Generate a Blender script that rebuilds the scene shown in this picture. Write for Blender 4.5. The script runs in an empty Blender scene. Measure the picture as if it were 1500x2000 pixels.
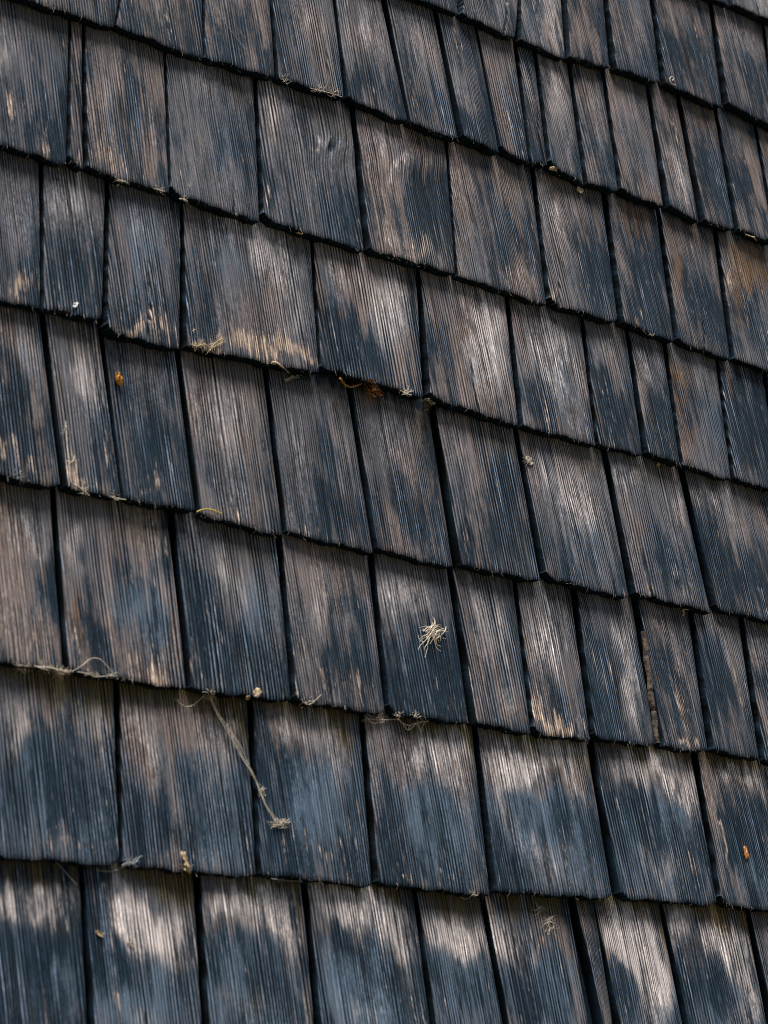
import bpy, math, random
import numpy as np
from mathutils import Matrix, Vector, noise

random.seed(11)
rng = np.random.default_rng(11)
SC = bpy.context.scene
COL = SC.collection

# ------------------------------------------------------------------ frame of the wall
# wall coordinates: u along the courses, v up the slope, n out of the wall, in metres
EXPO = 0.150                                   # exposed height of one course
UNIT = EXPO / 9.75875853e-02
PITCH = math.radians(80.2)                     # the wall leans back a little
CAM_H = 1.6
RC = np.array([[0.7571416, -0.11084858, 0.64377729],
               [-0.15126041, 0.92896594, 0.33784991],
               [-0.63549736, -0.35317824, 0.68659176]])   # rows: camera right, up, back in wall axes
FOC = 5000.0                                   # focal length in pixels of a 1500 x 2000 picture
V0 = 9.79300236e-01 * UNIT                     # v of the butt line of course 0
THICK = 0.0122                                 # butt thickness
ROT = Matrix.Rotation(PITCH, 4, 'X')
WALL = Matrix.Translation(Vector((0, 0, CAM_H)) - (ROT @ Vector((0, 0, UNIT)))) @ ROT

# ------------------------------------------------------------------ camera
cd = bpy.data.cameras.new('camera')
cam = bpy.data.objects.new('camera', cd)
COL.objects.link(cam)
m = Matrix([[RC[0][i], RC[1][i], RC[2][i], 0] for i in range(3)] + [[0, 0, 0, 1]])
m.translation = Vector((0, 0, UNIT))
cam.matrix_world = WALL @ m
cd.sensor_fit = 'VERTICAL'
cd.sensor_height = 36.0
cd.sensor_width = 27.0
cd.lens = 36.0 * FOC / 2000.0
cd.clip_start = 0.05
cd.clip_end = 600
cd.dof.use_dof = True
cd.dof.focus_distance = 2.42
cd.dof.aperture_fstop = 11.0
SC.camera = cam

# ------------------------------------------------------------------ sky, sun, exposure (overcast daylight)
SUN_EL, SUN_AZ = math.radians(81), math.radians(-45)     # azimuth from straight in front of the wall (-Y), to its left
wd = bpy.data.worlds.new('World')
SC.world = wd
wd.use_nodes = True
nt = wd.node_tree
bg = nt.nodes['Background']
sky = nt.nodes.new('ShaderNodeTexSky')
sky.sky_type = 'NISHITA'
sky.sun_disc = False
sky.sun_elevation = SUN_EL
sky.sun_rotation = math.radians(180) + SUN_AZ * -1
sky.air_density = 1.0
sky.dust_density = 3.0
sky.ozone_density = 1.0
nt.links.new(sky.outputs[0], bg.inputs[0])
bg.inputs[1].default_value = 0.05
ld = bpy.data.lights.new('sun', 'SUN')
ld.energy = 5.0
ld.angle = math.radians(42)
ld.color = (1.0, 0.975, 0.95)
sun = bpy.data.objects.new('sun', ld)
COL.objects.link(sun)
to_sun = Vector((math.sin(SUN_AZ) * math.cos(SUN_EL), -math.cos(SUN_AZ) * math.cos(SUN_EL), math.sin(SUN_EL)))
sun.rotation_euler = (-to_sun).to_track_quat('-Z', 'Y').to_euler()
vs = SC.view_settings
vs.view_transform = 'Standard'
vs.look = 'None'
vs.exposure = 0.8
vs.gamma = 1.0
vs.use_curve_mapping = False
SC.cycles.filter_width = 1.0
SC.cycles.max_bounces = 6
SC.cycles.diffuse_bounces = 4


# ------------------------------------------------------------------ helpers
def plane(x, y, h=0.0):
    """the point of the wall at height h that the photograph shows at pixel (x, y) of 1500 x 2000"""
    d = np.array([(x - 750.0) / FOC, -(y - 1000.0) / FOC, -1.0])
    w = d @ RC
    t = (UNIT - h) / -w[2]
    return np.array([w[0] * t, w[1] * t])


def pixel(u, v, n):
    p = np.stack([np.asarray(u, float), np.asarray(v, float), np.asarray(n, float) - UNIT], -1)
    c = p @ RC.T
    return 750.0 - FOC * c[..., 0] / c[..., 2], 1000.0 + FOC * c[..., 1] / c[..., 2]


def smooth(a, b, x):
    t = np.clip((x - a) / (b - a), 0, 1)
    return t * t * (3 - 2 * t)


def wave_noise(x, seed, octaves=4, base=1.0):
    r = np.random.default_rng(seed)
    out = np.zeros_like(x)
    for i in range(octaves):
        out += np.sin(x * base * 2 ** i * (0.8 + 0.4 * r.random()) + r.random() * 6.28) / 1.6 ** i
    return out / 2.0


# ------------------------------------------------------------------ materials
class Nodes:
    def __init__(self, name):
        self.m = bpy.data.materials.new(name)
        self.m.use_nodes = True
        self.t = self.m.node_tree
        self.bsdf = self.t.nodes['Principled BSDF']

    def put(self, sock, val):
        if val is None:
            return
        if isinstance(val, bpy.types.NodeSocket):
            self.t.links.new(val, sock)
        elif isinstance(val, (tuple, list)) and len(val) == 3 and sock.type == 'RGBA':
            sock.default_value = (*val, 1)
        else:
            sock.default_value = val

    def math(self, op, a, b=None, c=None, clamp=False):
        n = self.t.nodes.new('ShaderNodeMath')
        n.operation = op
        n.use_clamp = clamp
        for i, v in enumerate((a, b, c)):
            self.put(n.inputs[i], v)
        return n.outputs[0]

    def comb(self, x, y, z):
        n = self.t.nodes.new('ShaderNodeCombineXYZ')
        for i, v in enumerate((x, y, z)):
            self.put(n.inputs[i], v)
        return n.outputs[0]

    def noise(self, vec, detail=3.0, rough=0.55, scale=1.0, lac=2.0, dist=0.0):
        n = self.t.nodes.new('ShaderNodeTexNoise')
        n.noise_dimensions = '3D'
        self.put(n.inputs['Vector'], vec)
        n.inputs['Scale'].default_value = scale
        n.inputs['Detail'].default_value = detail
        n.inputs['Roughness'].default_value = rough
        n.inputs['Lacunarity'].default_value = lac
        n.inputs['Distortion'].default_value = dist
        return n.outputs[0]

    def step(self, a, b, x, lo=0.0, hi=1.0):
        n = self.t.nodes.new('ShaderNodeMapRange')
        n.interpolation_type = 'SMOOTHSTEP'
        self.put(n.inputs[0], x)
        for i, v in enumerate((a, b, lo, hi)):
            self.put(n.inputs[i + 1], v)
        return n.outputs[0]

    def mix(self, f, a, b, mode='MIX'):
        n = self.t.nodes.new('ShaderNodeMix')
        n.data_type = 'RGBA'
        n.blend_type = mode
        self.put(n.inputs[0], f)
        self.put(n.inputs[6], a)
        self.put(n.inputs[7], b)
        return n.outputs[2]

    def attr(self, name, kind='GEOMETRY'):
        n = self.t.nodes.new('ShaderNodeAttribute')
        n.attribute_type = kind
        n.attribute_name = name
        return n


def shingle_material():
    M = Nodes('weathered_shingle_wood')
    g = M.attr('grain')
    s = M.t.nodes.new('ShaderNodeSeparateXYZ')
    M.put(s.inputs[0], g.outputs['Vector'])
    u, v, seed = s.outputs
    dark, pale, tan, rust, blue = (M.attr(a).outputs['Fac'] for a in ('dark', 'pale', 'tan', 'rust', 'blue'))
    upper_olive = M.attr('upper_olive').outputs['Fac']
    tone = M.attr('tone', 'OBJECT').outputs['Fac']
    ringf = M.attr('rings', 'OBJECT').outputs['Fac']
    groove = M.attr('groove', 'OBJECT').outputs['Fac']
    warmth = M.attr('warmth', 'OBJECT').outputs['Fac']
    # slow bending of the grain
    low = M.noise(M.comb(M.math('MULTIPLY', u, 14), M.math('MULTIPLY', v, 3.5), seed), 2.0)
    up = M.math('ADD', u, M.math('MULTIPLY', M.math('SUBTRACT', low, 0.5), 0.008))
    # growth rings: ridges along the shingle
    ph = M.math('MULTIPLY', up, ringf)
    wob = M.noise(M.comb(M.math('MULTIPLY', up, 70), M.math('MULTIPLY', v, 4), seed), 2.0)
    ph = M.math('ADD', ph, M.math('MULTIPLY', wob, 4.0))
    pace = M.noise(M.comb(M.math('MULTIPLY', u, 34), M.math('MULTIPLY', v, 0.8), M.math('ADD', seed, 11.1)), 2.0)
    ph = M.math('ADD', ph, M.math('MULTIPLY', pace, 20.0))
    relief = M.noise(M.comb(M.math('MULTIPLY', up, 75), M.math('MULTIPLY', v, 9), M.math('ADD', seed, 53.0)), 3.0)
    relief = M.math('MULTIPLY', M.step(0.36, 0.62, relief, 0.22, 1.0), groove)
    ring = M.math('MULTIPLY_ADD', M.math('SINE', ph), 0.5, 0.5)
    rn = M.noise(M.comb(M.math('MULTIPLY', up, 640), M.math('MULTIPLY', v, 6), seed), 3.0, 0.6)
    ring = M.math('MULTIPLY_ADD', ring, 0.60, M.math('MULTIPLY', M.step(0.3, 0.7, rn), 0.40))
    ring = M.math('MULTIPLY_ADD', M.math('SUBTRACT', ring, 0.55), relief, 0.55)
    fibre = M.noise(M.comb(M.math('MULTIPLY', up, 1000), M.math('MULTIPLY', v, 11), seed), 3.0, 0.6)
    fleck = M.noise(M.comb(M.math('MULTIPLY', up, 560), M.math('MULTIPLY', v, 75), seed), 3.0, 0.65)
    streak = M.noise(M.comb(M.math('MULTIPLY', up, 95), M.math('MULTIPLY', v, 9), seed), 4.0, 0.6)
    patch = M.noise(M.comb(M.math('MULTIPLY', up, 26), M.math('MULTIPLY', v, 13), M.math('ADD', seed, 7.3)), 4.0, 0.58)
    patch2 = M.noise(M.comb(M.math('MULTIPLY', up, 18), M.math('MULTIPLY', v, 11), M.math('ADD', seed, 31.7)), 3.0, 0.55)
    st = M.math('SUBTRACT', streak, 0.5)
    pt = M.math('SUBTRACT', patch, 0.5)
    fb = M.math('SUBTRACT', fleck, 0.5)
    fine_n = M.noise(M.comb(M.math('MULTIPLY', up, 330), M.math('MULTIPLY', v, 14), M.math('ADD', seed, 3.9)), 4.0, 0.62)
    fine = M.math('SUBTRACT', fine_n, 0.5)

    def mask(a, bias, ks, kp, kf, lo, hi):
        x = M.math('ADD', a, bias)
        x = M.math('MULTIPLY_ADD', st, ks, x)
        x = M.math('MULTIPLY_ADD', pt, kp, x)
        x = M.math('MULTIPLY_ADD', fine, kf * 1.5, x)
        x = M.math('MULTIPLY_ADD', fb, kf, x)
        return M.step(lo, hi, x)

    base = M.mix(M.step(0.35, 0.65, M.math('ADD', patch2, warmth)), (0.160, 0.127, 0.114), (0.100, 0.099, 0.108))
    base = M.mix(mask(blue, 0.05, 1.0, 1.2, 0.4, 0.2, 0.85), base, (0.076, 0.106, 0.140))
    base = M.mix(mask(upper_olive, 0.0, 0.6, 0.5, 0.2, 0.2, 0.9), base, (0.086, 0.064, 0.030))
    base = M.mix(mask(pale, 0.05, 1.1, 1.0, 0.7, 0.15, 0.85), base, (0.46, 0.40, 0.37))
    base = M.mix(mask(rust, 0.0, 1.3, 1.0, 0.8, 0.15, 0.7), base, (0.150, 0.092, 0.056))
    dk = mask(M.math('MULTIPLY_ADD', blue, -0.20, dark), M.math('MULTIPLY_ADD', tone, 0.9, 0.06), 2.5, 2.2, 1.7, 0.10, 0.94)
    ridge = M.math('MULTIPLY', M.step(0.52, 0.9, ring), M.step(1.2, 1.7, dark, 1.0, 0.0))
    dcol = M.mix(M.math('MULTIPLY', ridge, M.step(0.34, 0.60, streak, 0.15, 1.0)), (0.0034, 0.0120, 0.0205), (0.080, 0.107, 0.143))
    base = M.mix(M.math('MULTIPLY', dk, 0.97), base, dcol)
    base = M.mix(M.math('MULTIPLY', mask(tan, -0.04, 1.2, 0.8, 1.5, 0.34, 0.95), M.step(1.7, 2.0, dark, 1.0, 0.0)), base, (0.31, 0.23, 0.175))
    lines = M.step(0.18, 0.85, ring, 0.07, 1.95)
    lines = M.math('MULTIPLY', lines, M.step(0.3, 0.7, fine_n, 0.72, 1.25))
    lines = M.math('MULTIPLY', lines, M.step(0.2, 0.8, fibre, 0.6, 1.45))
    coarse = M.noise(M.comb(M.math('MULTIPLY', up, 24), M.math('MULTIPLY', v, 15), M.math('ADD', seed, 71.0)), 3.0)
    grit = M.noise(M.comb(M.math('MULTIPLY', up, 780), M.math('MULTIPLY', v, 260), seed), 2.0, 0.7)
    speck = M.math('MULTIPLY', M.step(0.30, 0.70, fleck, 0.45, 1.55), M.step(0.3, 0.7, grit, 0.65, 1.35))
    cm = M.step(0.38, 0.62, coarse)
    lines = M.math('MULTIPLY', lines, M.math('MULTIPLY_ADD', M.math('SUBTRACT', speck, 1.0), M.math('MULTIPLY_ADD', cm, 0.75, 0.25), 1.0))
    v3 = M.comb(lines, lines, lines)
    col = M.mix(1.0, base, v3, 'MULTIPLY')
    M.put(M.bsdf.inputs['Base Color'], col)
    M.bsdf.inputs['Roughness'].default_value = 0.85
    M.bsdf.inputs['Specular IOR Level'].default_value = 0.10
    h = M.math('MULTIPLY_ADD', ring, 1.0, M.math('MULTIPLY', fibre, 0.4))
    h = M.math('MULTIPLY_ADD', streak, 0.6, h)
    h = M.math('MULTIPLY_ADD', fleck, 0.25, h)
    b = M.t.nodes.new('ShaderNodeBump')
    b.inputs['Strength'].default_value = 0.9
    b.inputs['Distance'].default_value = 0.0014
    M.put(b.inputs['Height'], h)
    M.put(M.bsdf.inputs['Normal'], b.outputs[0])
    return M.m


def plain(name, a, b, scale=300.0, rough=0.8, sub=0.0, stretch=(1, 1, 1), bump=0.0004):
    M = Nodes(name)
    tc = M.t.nodes.new('ShaderNodeTexCoord')
    mp = M.t.nodes.new('ShaderNodeMapping')
    M.put(mp.inputs[0], tc.outputs['Object'])
    mp.inputs['Scale'].default_value = stretch
    n = M.noise(mp.outputs[0], 4.0, 0.6, scale)
    M.put(M.bsdf.inputs['Base Color'], M.mix(M.step(0.35, 0.65, n), a, b))
    M.bsdf.inputs['Roughness'].default_value = rough
    M.bsdf.inputs['Specular IOR Level'].default_value = 0.3
    bp = M.t.nodes.new('ShaderNodeBump')
    bp.inputs['Strength'].default_value = 0.6
    bp.inputs['Distance'].default_value = bump
    M.put(bp.inputs['Height'], n)
    M.put(M.bsdf.inputs['Normal'], bp.outputs[0])
    return M.m


WOOD = shingle_material()
BOARD = plain('old_sheathing_wood', (0.03, 0.028, 0.026), (0.07, 0.06, 0.052), 14, stretch=(0.6, 12, 12))
EARTH = plain('garden_earth', (0.035, 0.04, 0.02), (0.09, 0.075, 0.05), 3.0, bump=0.01)

# ------------------------------------------------------------------ the setting
gm = bpy.data.meshes.new('ground')
gm.from_pydata([(-150, -150, 0), (150, -150, 0), (150, 150, 0), (-150, 150, 0)], [], [(0, 1, 2, 3)])
gm.materials.append(EARTH)
ground = bpy.data.objects.new('ground', gm)
ground['kind'] = 'structure'
COL.objects.link(ground)

# ------------------------------------------------------------------ the wall and its shingles
foot = WALL.inverted() @ Vector((0, 0, 0))
wall = bpy.data.objects.new('shingle_wall', None)
wall.empty_display_size = 0.2
wall['label'] = 'weathered dark wood shingle wall seen from below in sloping overlapping courses'
wall['category'] = 'wall'
wall.matrix_world = WALL
COL.objects.link(wall)

# stains as the photograph shows them: (x, y, half width, half height, amount) in its 1500 x 2000 pixels; each
# belongs to the shingle its centre lies on and is stored in that shingle's own surface
STAINS = {
'dark': [(470,70,50,60,.4),(700,160,35,40,.6),(775,180,22,45,.5),(900,235,40,32,.6),(962,250,14,50,.5),(1390,350,28,65,.5),(1455,390,25,60,.35),
 (845,200,30,60,.3),(1340,110,40,50,.45),(1250,100,30,50,.3),(1470,150,30,60,.4),(1160,320,25,40,.3),
 (120,240,26,70,.6),(50,245,18,45,.6),(250,225,26,75,.5),(450,260,45,80,.55),(345,290,22,50,.5),(600,235,22,35,.5),(530,380,18,55,.65),(640,380,60,75,.5),
 (830,385,45,75,.8),(930,350,25,80,.5),(1000,440,40,80,.6),(1165,520,36,75,.65),(1260,560,38,70,.6),(1380,600,36,55,.5),(1480,620,14,70,.6),(1280,470,16,40,.4),
 (150,545,46,60,.7),(250,620,40,38,.5),(395,560,32,80,.6),(655,640,34,85,.75),(700,690,50,30,.6),(860,690,30,80,.75),(1190,790,28,70,.6),(1290,830,24,60,.6),
 (1350,800,22,50,.5),(1445,810,40,65,.65),(1485,870,25,50,.5),(1060,800,30,40,.3),
 (18,800,22,75,.7),(60,880,40,40,.3),(180,860,26,60,.3),(310,850,36,70,.45),(400,725,40,30,.3),(640,880,28,90,.5),(640,1000,60,45,.55),(800,1000,22,70,.55),
 (985,970,34,60,.6),(1005,1060,36,50,.5),(925,1080,30,36,.5),(1090,1080,40,70,.6),(1300,1090,56,64,.55),(1400,1100,36,80,.8),(1480,1130,26,70,.6),(1270,1000,20,40,.3),
 (75,1140,34,80,.5),(200,1140,20,60,.5),(190,1230,28,55,.75),(270,1140,60,80,.35),(390,1180,20,100,.7),(435,1260,38,60,.6),(490,1300,50,50,.5),(700,1230,36,90,.45),(680,1310,60,50,.5),
 (815,1320,55,70,.75),(870,1330,36,60,.5),(1090,1350,26,60,.4),(1180,1330,28,110,.8),(1310,1340,18,60,.6),(1385,1290,28,60,.55),(1415,1390,26,60,.7),(1480,1330,24,70,.5),
 (100,1480,75,75,.55),(120,1580,80,60,.45),(280,1610,30,80,.75),(390,1560,50,80,.45),(345,1650,50,40,.5),(550,1510,50,70,.5),(540,1660,34,50,.65),(690,1690,40,40,.35),(755,1570,24,90,.6),
 (800,1690,40,40,.5),(850,1560,40,60,.3),(1080,1580,56,50,.55),(990,1690,30,60,.6),(1240,1570,48,46,.7),(1270,1650,50,40,.5),(1380,1680,20,80,.4),(1450,1640,40,60,.8),(1490,1580,20,40,.5),
 (70,1850,80,44,.6),(60,1950,70,40,.25),(192,1790,28,100,.75),(245,1880,50,44,.6),(330,1930,30,60,.4),(445,1870,52,66,.65),(540,1910,40,60,.4),(690,1845,56,34,.65),(775,1920,40,40,.5),(690,1920,50,40,.35),
 (905,1910,50,50,.6),(1030,1930,56,46,.5),(1135,1890,14,90,.5),(1225,1930,34,50,.6),(1375,1900,46,46,.65),(1400,1960,50,40,.4)],
'pale': [(600,60,50,50,.35),(700,70,40,60,.35),(690,130,20,16,.4),(880,150,22,60,.35),(1010,140,20,60,.3),(1090,200,26,90,.5),(1050,140,26,22,.3),(1160,190,16,50,.3),(1335,350,24,70,.65),(1290,120,20,40,.3),
 (820,110,30,50,.3),(310,50,50,50,.4),(180,40,40,40,.35),(1440,70,26,30,.35),(1150,60,30,40,.3),
 (18,110,34,50,.5),(110,130,26,60,.2),(205,170,36,70,.35),(290,150,26,40,.3),(400,160,40,50,.25),(480,170,14,50,.4),(540,210,26,70,.35),(640,288,36,6,.6),(770,320,36,10,.75),(740,250,34,50,.4),(860,330,18,40,.4),(600,330,40,30,.25),
 (780,450,40,50,.45),(850,480,26,40,.5),(955,310,40,40,.3),(1020,540,30,34,.45),(920,430,20,60,.35),(1090,420,30,50,.35),(1110,490,36,60,.35),(1230,500,22,70,.35),(1340,600,30,60,.3),(1430,520,20,50,.3),
 (40,450,36,60,.35),(130,400,30,50,.3),(280,440,40,60,.35),(300,560,34,40,.4),(470,440,60,50,.5),(540,510,40,60,.5),(560,620,36,50,.4),(740,560,50,50,.5),(770,650,40,70,.5),(680,540,30,30,.3),(960,640,40,80,.65),(950,740,50,50,.4),(890,570,30,40,.35),
 (1070,690,50,60,.5),(1100,780,40,50,.3),(1180,690,26,50,.4),(1215,750,20,40,.4),(1260,730,18,50,.45),(1360,720,26,40,.3),(1470,760,30,40,.25),
 (60,690,36,60,.55),(150,740,24,60,.4),(190,780,20,60,.45),(270,700,40,50,.4),(345,900,18,60,.35),(470,870,36,80,.35),(430,780,40,50,.25),(585,870,26,80,.35),(760,880,30,70,.4),(850,970,22,60,.4),(910,880,36,60,.45),(965,1000,24,60,.4),
 (1080,930,40,50,.4),(1140,1000,26,60,.5),(1210,930,36,40,.4),(1330,1010,16,40,.5),(1390,970,40,18,.5),(1440,1060,14,80,.45),(1490,1050,14,50,.4),(1360,1060,14,40,.35),
 (58,1060,18,60,.5),(160,1080,24,70,.5),(300,1070,30,40,.3),(430,1120,30,80,.5),(480,1190,24,60,.4),(530,1150,14,60,.4),(640,1200,24,50,.55),(620,1110,36,40,.3),(770,1150,36,50,.5),(830,1170,30,50,.4),(935,1210,26,70,.5),(985,1260,22,70,.55),(1000,1370,26,40,.4),
 (1060,1240,36,60,.6),(1100,1300,24,50,.4),(1210,1245,26,40,.55),(1228,1360,26,80,.8),(1290,1220,20,50,.35),(1320,1280,18,40,.35),(1425,1300,16,60,.5),(1380,1220,30,24,.35),(1460,1400,12,60,.35),
 (22,1430,36,60,.5),(185,1440,34,70,.55),(110,1400,50,30,.3),(280,1440,36,60,.4),(450,1440,36,60,.35),(420,1540,20,60,.3),(600,1430,70,36,.4),(660,1500,36,50,.3),(840,1480,40,60,.5),(900,1540,26,80,.3),(870,1440,40,30,.4),
 (1000,1490,40,40,.6),(1100,1480,44,30,.7),(1130,1540,20,40,.4),(1010,1570,26,60,.4),(1060,1690,50,50,.35),(1225,1500,40,30,.6),(1320,1510,40,34,.65),(1360,1580,22,60,.5),(1300,1700,50,40,.4),(1440,1510,50,26,.6),(1500,1540,20,30,.4),
 (50,1760,70,24,.9),(120,1800,34,44,.8),(30,1780,40,20,.8),(270,1800,46,40,1.0),(340,1850,36,50,.85),(230,1760,16,50,.6),(445,1760,48,22,.75),(530,1780,50,40,1.0),(580,1850,22,60,.8),(690,1770,60,34,1.0),(770,1810,36,44,1.0),(800,1890,20,60,.7),
 (870,1815,40,30,.8),(920,1820,26,34,.7),(1010,1850,46,36,.7),(970,1820,20,40,.5),(1240,1840,44,60,.95),(1270,1900,26,60,.8),(1190,1820,16,40,.5),(1330,1810,34,30,.7),(1420,1850,34,50,.8),(1460,1930,20,60,.7),
 (1150,1850,10,70,.35),(60,1960,60,40,.3),(270,1970,50,40,.3),(490,1960,60,40,.3),(700,1970,60,40,.35),(920,1970,40,30,.25),(1260,1985,30,30,.35),(1430,1985,40,30,.3)],
'tan': [(20,200,16,30,.5),(56,240,10,20,.5),(75,280,20,20,.4),(100,300,10,20,.5),(150,300,8,30,.35),(215,310,26,26,.55),(347,350,7,22,.7),(375,370,6,12,.5),(528,410,8,20,.6),(745,450,14,30,.5),(742,485,16,14,.5),(830,500,36,26,.35),
 (1015,545,24,24,.4),(1080,560,14,40,.45),(1085,590,30,16,.3),(1230,610,14,20,.5),(1305,500,6,60,.5),(1420,540,7,50,.5),(1360,640,30,20,.25),(1350,470,16,20,.25),
 (40,570,44,20,.75),(205,540,4,80,.7),(300,640,50,22,.5),(265,640,20,20,.4),(490,670,70,26,.95),(580,690,34,16,.9),(385,665,20,12,.5),(930,800,60,16,.3),(1120,840,50,20,.25),(1350,890,14,26,.4),
 (15,870,14,20,.6),(60,910,50,16,.4),(132,910,6,60,.7),(150,940,16,16,.6),(240,930,5,60,.7),(300,960,50,16,.3),(392,970,5,40,.6),(440,1000,40,30,.3),(600,1030,40,14,.3),(800,1080,50,20,.4),(920,1070,10,30,.4),(1250,1130,7,26,.6),(1345,1150,6,26,.5),(1320,1165,6,12,.5),
 (15,1050,8,80,.45),(38,1060,5,60,.4),(22,1240,12,40,.4),(60,1265,16,14,.5),(145,1260,5,40,.4),(285,1310,40,26,.55),(320,1330,30,16,.5),(235,1240,4,40,.5),(392,1320,14,36,.65),(600,1290,12,40,.5),(628,1310,6,50,.7),(590,1340,10,30,.4),(700,1340,40,26,.4),
 (890,1390,30,16,.3),(930,1370,6,50,.6),(1070,1410,36,24,.9),(1130,1420,30,16,.5),(1050,1350,6,40,.5),(1195,1300,3,60,.4),(1265,1440,20,12,.4),(1335,1400,14,60,.6),(1345,1450,30,14,.6),(1345,1280,18,30,.35),(1395,1430,7,36,.6),(1445,1320,7,70,.55),
 (120,1645,18,20,.8),(80,1650,30,14,.3),(190,1660,30,14,.4),(650,1690,14,14,.5),(675,1690,5,18,.8),(800,1700,40,14,.4),(540,1650,5,16,.4),(1180,1560,3,90,.4),(1395,1600,4,80,.8),(1230,1700,3,40,.4),(340,1930,4,70,.6),(210,1960,6,30,.5),(1045,1970,4,30,.5),(1064,1960,3,20,.4),(1075,1865,10,7,.9),(1000,1990,4,30,.3)],
'rust': [(215,320,26,30,.4),(1240,430,36,40,.6),(1330,540,20,50,.6),(1450,510,36,50,.55),(1460,600,22,60,.4),(1320,760,26,50,.7),(1345,860,20,60,.5),(1425,740,20,40,.5),(1460,910,14,30,.5),(150,1210,14,60,.65),(175,1240,16,40,.5),(20,1100,14,80,.4),
 (1340,1360,20,60,.35),(1457,1665,6,20,1.3),(1465,1690,4,12,.9),(250,940,20,30,.3),(560,920,20,60,.25),(900,950,10,50,.3),(1390,250,24,40,.4),(1075,1868,16,8,.8),(1490,290,14,40,.6),(480,680,60,12,.3),(1380,180,20,30,.3)],
'blue': [(1055,200,12,90,.7),(1160,290,30,60,.5),(1270,330,22,60,.5),(470,60,40,60,.4),(110,150,30,80,.5),(270,260,50,70,.5),(450,280,50,80,.5),(660,400,50,60,.5),(880,460,10,60,.4),(1000,420,40,80,.3),(1180,500,20,70,.4),
 (60,460,26,80,.5),(280,480,60,110,.7),(470,500,90,90,.5),(650,560,30,50,.5),(760,640,60,90,.6),(960,680,50,80,.5),(1090,760,60,70,.6),(1230,800,18,50,.4),(1400,840,30,70,.6),(60,720,36,80,.6),(180,830,36,80,.5),(310,870,40,80,.5),(500,930,36,60,.3),(650,920,50,80,.4),
 (1000,980,36,70,.5),(1160,1060,40,70,.5),(1350,1100,36,60,.5),(1440,1120,40,80,.5),(80,1150,40,90,.6),(280,1180,60,90,.7),(500,1220,50,100,.6),(700,1270,40,80,.5),(850,1350,40,60,.5),(1000,1350,26,60,.4),(1100,1320,36,80,.5),(1240,1320,36,90,.6),(1440,1400,26,60,.4),
 (120,1540,90,90,.7),(190,1600,40,60,.7),(430,1580,50,80,.6),(620,1560,70,90,.7),(850,1620,70,80,.6),(1070,1620,70,80,.7),(1280,1640,70,70,.7),(1470,1700,36,50,.5),(70,1900,80,70,.9),(270,1930,80,60,.8),(490,1920,80,80,.8),(710,1930,80,70,.9),(910,1930,60,60,.8),(1050,1930,70,60,.7),(1260,1950,60,50,.7),(1420,1950,60,50,.7)],
}
# knots: (x, y, reach across, reach along, push) - the grain swings round them
KNOTS = [(646, 292, 34, 26, 0.0042, True), (800, 322, 50, 20, 0.0030, False)]


GAIN = {'dark': 1.22, 'pale': 0.95, 'tan': 1.0, 'rust': 1.05, 'blue': 1.1}


def inside(px, py, poly):
    c = False
    for i in range(len(poly)):
        (x1, y1), (x2, y2) = poly[i], poly[i - 1]
        if (y1 > py) != (y2 > py) and px < (x2 - x1) * (py - y1) / (y2 - y1) + x1:
            c = not c
    return c


def top_height(d):
    return THICK * (1 - d / EXPO)


butt_lines = []
shingle_list = []          # (polygon in pixels, butt line, object) for things that lie on the shingles


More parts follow.
